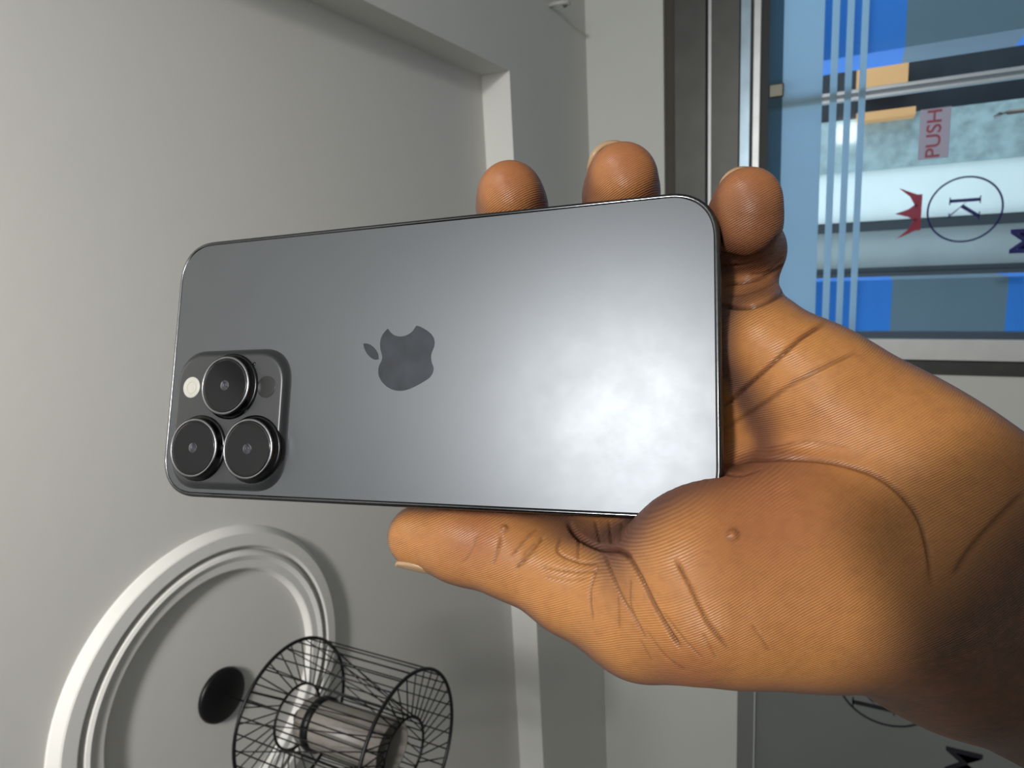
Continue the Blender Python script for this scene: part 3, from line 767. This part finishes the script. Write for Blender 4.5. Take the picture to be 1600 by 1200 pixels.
front = -V[:, 2] < 176 + 30 * (U2[:, 0] < 900)
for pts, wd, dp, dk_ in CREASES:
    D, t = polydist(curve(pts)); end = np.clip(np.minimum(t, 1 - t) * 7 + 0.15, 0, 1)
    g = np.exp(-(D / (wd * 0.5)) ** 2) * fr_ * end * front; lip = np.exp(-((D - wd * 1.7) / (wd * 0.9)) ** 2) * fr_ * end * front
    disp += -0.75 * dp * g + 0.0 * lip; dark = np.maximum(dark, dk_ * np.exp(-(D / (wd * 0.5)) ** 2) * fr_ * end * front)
# mole on the ball of the thumb, small wart by the thumb joint
for (mu, mv, mr, mh) in ((1145, 836, 6.5, 0.7), (788, 826, 4, 0.6)):
    D = np.hypot(U2[:, 0] - mu, U2[:, 1] - mv); g = np.exp(-(D / mr) ** 2) * fr_ * front; disp += mh * g
    dark = np.maximum(dark, 0.35 * np.exp(-((D - mr * 1.3) / (mr * 0.6)) ** 2) * fr_ * front)
V = V + N * disp[:, None]
# pigment: palm side light, back of the hand dark; shade painted on little finger, tips and wrist
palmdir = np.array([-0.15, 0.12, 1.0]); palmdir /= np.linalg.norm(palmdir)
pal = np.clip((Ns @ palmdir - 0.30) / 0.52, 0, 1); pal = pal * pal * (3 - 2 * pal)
warm_shade = np.zeros(len(V))
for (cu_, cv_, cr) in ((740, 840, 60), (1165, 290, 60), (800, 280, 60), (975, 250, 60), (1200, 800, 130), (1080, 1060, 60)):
    warm_shade = np.maximum(warm_shade, np.exp(-(np.hypot(U2[:, 0] - cu_, U2[:, 1] - cv_) / cr) ** 2))  # reddish pads, with the shading of the tips painted in
pinky_shade = np.exp(-(((U2[:, 0] - 1178) / 75) ** 2 + ((U2[:, 1] - 375) / 100) ** 2) ** 2)  # shade on the little finger, painted into the skin colour
wr = np.clip(((U2[:, 0] - 1385) * 0.75 + (U2[:, 1] - 880) * 0.66) / 170, 0, 1); wr = wr * wr * (3 - 2 * wr)  # darker forearm skin, with the shadow on the wrist painted in

me = bpy.data.meshes.new('person'); me.vertices.add(len(V)); me.vertices.foreach_set('co', (V * MM).ravel())
me.loops.add(len(Q) * 4); me.loops.foreach_set('vertex_index', Q.ravel()); me.polygons.add(len(Q))
me.polygons.foreach_set('loop_start', np.arange(len(Q)) * 4); me.polygons.foreach_set('use_smooth', np.ones(len(Q), bool)); me.update(); me.validate()
for nm, arr in (('palm_side', pal), ('crease', dark), ('warmth_shade', warm_shade), ('pinky_shade', np.clip(pinky_shade, 0, 1)), ('wrist', wr)):
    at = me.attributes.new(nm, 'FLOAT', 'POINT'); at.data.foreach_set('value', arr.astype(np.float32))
person = bpy.data.objects.new('person', me); C.objects.link(person); person.matrix_world = CAMM
tag(person, 'bare brown left hand and forearm gripping the grey smartphone, thumb along its lower edge', 'person')

def skin_mat():
    m = bpy.data.materials.new('brown_skin'); m.use_nodes = True; nt = m.node_tree; b = nt.nodes['Principled BSDF']; L_ = nt.links
    def attr(n): a = nt.nodes.new('ShaderNodeAttribute'); a.attribute_name = n; return a.outputs['Fac']
    def mixc(fac, a, bcol, k=1.0):
        mx = nt.nodes.new('ShaderNodeMix'); mx.data_type = 'RGBA'
        if k != 1.0:
            mm = nt.nodes.new('ShaderNodeMath'); mm.operation = 'MULTIPLY'; mm.inputs[1].default_value = k; L_.new(fac, mm.inputs[0]); fac = mm.outputs[0]
        L_.new(fac, mx.inputs[0])
        for s, c in ((6, a), (7, bcol)):
            if isinstance(c, tuple): mx.inputs[s].default_value = (*c, 1)
            else: L_.new(c, mx.inputs[s])
        return mx.outputs[2]
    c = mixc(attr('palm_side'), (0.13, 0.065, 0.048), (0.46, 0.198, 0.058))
    c = mixc(attr('warmth_shade'), c, (0.32, 0.115, 0.048), 0.75)
    c = mixc(attr('pinky_shade'), c, (0.17, 0.065, 0.032), 0.8)
    c = mixc(attr('wrist'), c, (0.052, 0.024, 0.013), 0.97)  # near-black tone paints the wrist shadow over the forearm skin
    tc = nt.nodes.new('ShaderNodeTexCoord')
    n = nt.nodes.new('ShaderNodeTexNoise'); n.inputs['Scale'].default_value = 60; n.inputs['Detail'].default_value = 5
    L_.new(tc.outputs['Object'], n.inputs['Vector'])
    mr = nt.nodes.new('ShaderNodeMapRange'); mr.inputs[1].default_value = 0.35; mr.inputs[2].default_value = 0.7; mr.inputs[3].default_value = 0; mr.inputs[4].default_value = 0.12
    L_.new(n.outputs['Fac'], mr.inputs[0]); c = mixc(mr.outputs[0], c, (0.30, 0.115, 0.05))
    nb = nt.nodes.new('ShaderNodeTexNoise'); nb.inputs['Scale'].default_value = 420; nb.inputs['Detail'].default_value = 6; L_.new(tc.outputs['Object'], nb.inputs['Vector'])
    mb = nt.nodes.new('ShaderNodeMapRange'); mb.inputs[1].default_value = 0.45; mb.inputs[2].default_value = 0.75; mb.inputs[3].default_value = 0; mb.inputs[4].default_value = 0.3
    L_.new(nb.outputs['Fac'], mb.inputs[0]); c = mixc(mb.outputs[0], c, (0.24, 0.085, 0.035))
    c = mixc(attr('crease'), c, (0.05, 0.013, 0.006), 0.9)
    L_.new(c, b.inputs['Base Color'])
    b.inputs['Roughness'].default_value = 0.42; b.inputs['Specular IOR Level'].default_value = 0.45
    b.inputs['Subsurface Weight'].default_value = 0.12; b.inputs['Subsurface Radius'].default_value = (1.0, 0.35, 0.15); b.inputs['Subsurface Scale'].default_value = 0.003
    # friction ridges and fine skin grain
    mp = nt.nodes.new('ShaderNodeMapping'); mp.inputs['Rotation'].default_value = (0, 0, math.radians(62)); L_.new(tc.outputs['Object'], mp.inputs['Vector'])
    wv = nt.nodes.new('ShaderNodeTexWave'); wv.inputs['Scale'].default_value = 640; wv.inputs['Distortion'].default_value = 14; wv.inputs['Detail'].default_value = 1.5; wv.inputs['Detail Scale'].default_value = 0.06
    L_.new(mp.outputs[0], wv.inputs['Vector'])
    n3 = nt.nodes.new('ShaderNodeTexVoronoi'); n3.inputs['Scale'].default_value = 900; L_.new(tc.outputs['Object'], n3.inputs['Vector'])
    add = nt.nodes.new('ShaderNodeMath'); add.operation = 'MULTIPLY_ADD'; add.inputs[1].default_value = 0.6; L_.new(n3.outputs['Distance'], add.inputs[0]); L_.new(wv.outputs['Fac'], add.inputs[2])
    bp = nt.nodes.new('ShaderNodeBump'); bp.inputs['Strength'].default_value = 0.45; bp.inputs['Distance'].default_value = 0.0002
    L_.new(add.outputs[0], bp.inputs['Height']); L_.new(bp.outputs['Normal'], b.inputs['Normal'])
    return m
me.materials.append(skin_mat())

# the phone that takes the picture: its slab stands right behind the lens and shades the wrist
shooter = empty('smartphone', mtx=CAMM @ Matrix.Rotation(math.radians(27), 4, 'Z') @ Matrix.Translation((0.0725, -0.0255, 0.0065)))
tag(shooter, 'black smartphone taking the picture, right behind the viewpoint and out of frame', 'smartphone')
bm = bmesh.new(); stack(bm, [(79.0, 37.5, 10, -3.6), (80.0, 38.5, 11, -2.8), (80.0, 38.5, 11, 2.8), (79.0, 37.5, 10, 3.6)])
bmesh.ops.recalc_face_normals(bm, faces=bm.faces)
obj('casing', bm, mat('black_casing', (0.01, 0.01, 0.01), 0.5), shooter, True)
bm = bmesh.new(); stack(bm, [(76.5, 35.0, 9, 3.5), (76.5, 35.0, 9, 3.75)])
obj('screen', bm, MATS['screen_black'], shooter)

# finger nails: curved plates on the back of the tips
nailm = mat('pale_nail', (0.42, 0.27, 0.15), 0.35, spec=0.5)
def nail(c, axis, dorsal, rad, ang, length, thick=0.5):
    c = np.array(c, float); axis = np.array(axis, float); axis /= np.linalg.norm(axis)
    dorsal = np.array(dorsal, float); dorsal -= axis * (dorsal @ axis); dorsal /= np.linalg.norm(dorsal); side = np.cross(axis, dorsal)
    bm = bmesh.new(); n = 12; tops = []; bots = []
    for i in range(n + 1):
        for j in range(n + 1):
            a, b = 2 * i / n - 1, 2 * j / n - 1
            sx = a * math.sqrt(1 - 0.5 * b * b); sy = b * math.sqrt(1 - 0.35 * a * a); th_ = sy * math.radians(ang)
            for lst, rr in ((tops, rad), (bots, rad - thick - 0.8)):
                rr2 = rr - 0.10 * max(0, sx) ** 2 * rad * 0.4
                p = c + axis * (sx * length / 2) + rr2 * (dorsal * math.cos(th_) + side * math.sin(th_))
                lst.append(bm.verts.new(tuple(p * MM)))
    g = lambda i, j: i * (n + 1) + j
    for lst, fl_ in ((tops, False), (bots, True)):
        for i in range(n):
            for j in range(n):
                q = [lst[g(i, j)], lst[g(i + 1, j)], lst[g(i + 1, j + 1)], lst[g(i, j + 1)]]
                bm.faces.new(q[::-1] if fl_ else q)
    loop = [g(i, 0) for i in range(n)] + [g(n, j) for j in range(n)] + [g(i, n) for i in range(n, 0, -1)] + [g(0, j) for j in range(n, 0, -1)]
    for k in range(len(loop)):
        a, b = loop[k], loop[(k + 1) % len(loop)]; bm.faces.new((tops[a], tops[b], bots[b], bots[a]))
    bmesh.ops.recalc_face_normals(bm, faces=bm.faces)
    obj('nail', bm, nailm, person, True)
ta = T2 - P(725, 850, 179)
nail(T2 - ta / np.linalg.norm(ta) * 2.2, ta, (0.0, -0.97, 0.22), 9.3, 40, 14.5)
nail(rtip + mmv(-1, 0, 0), (0, 3, 5), (-0.35, 0.85, -0.5), 8.9, 45, 11)
nail(ptip, (0, 3, 4), (-0.2, 0.8, -0.6), 8.1, 45, 10)
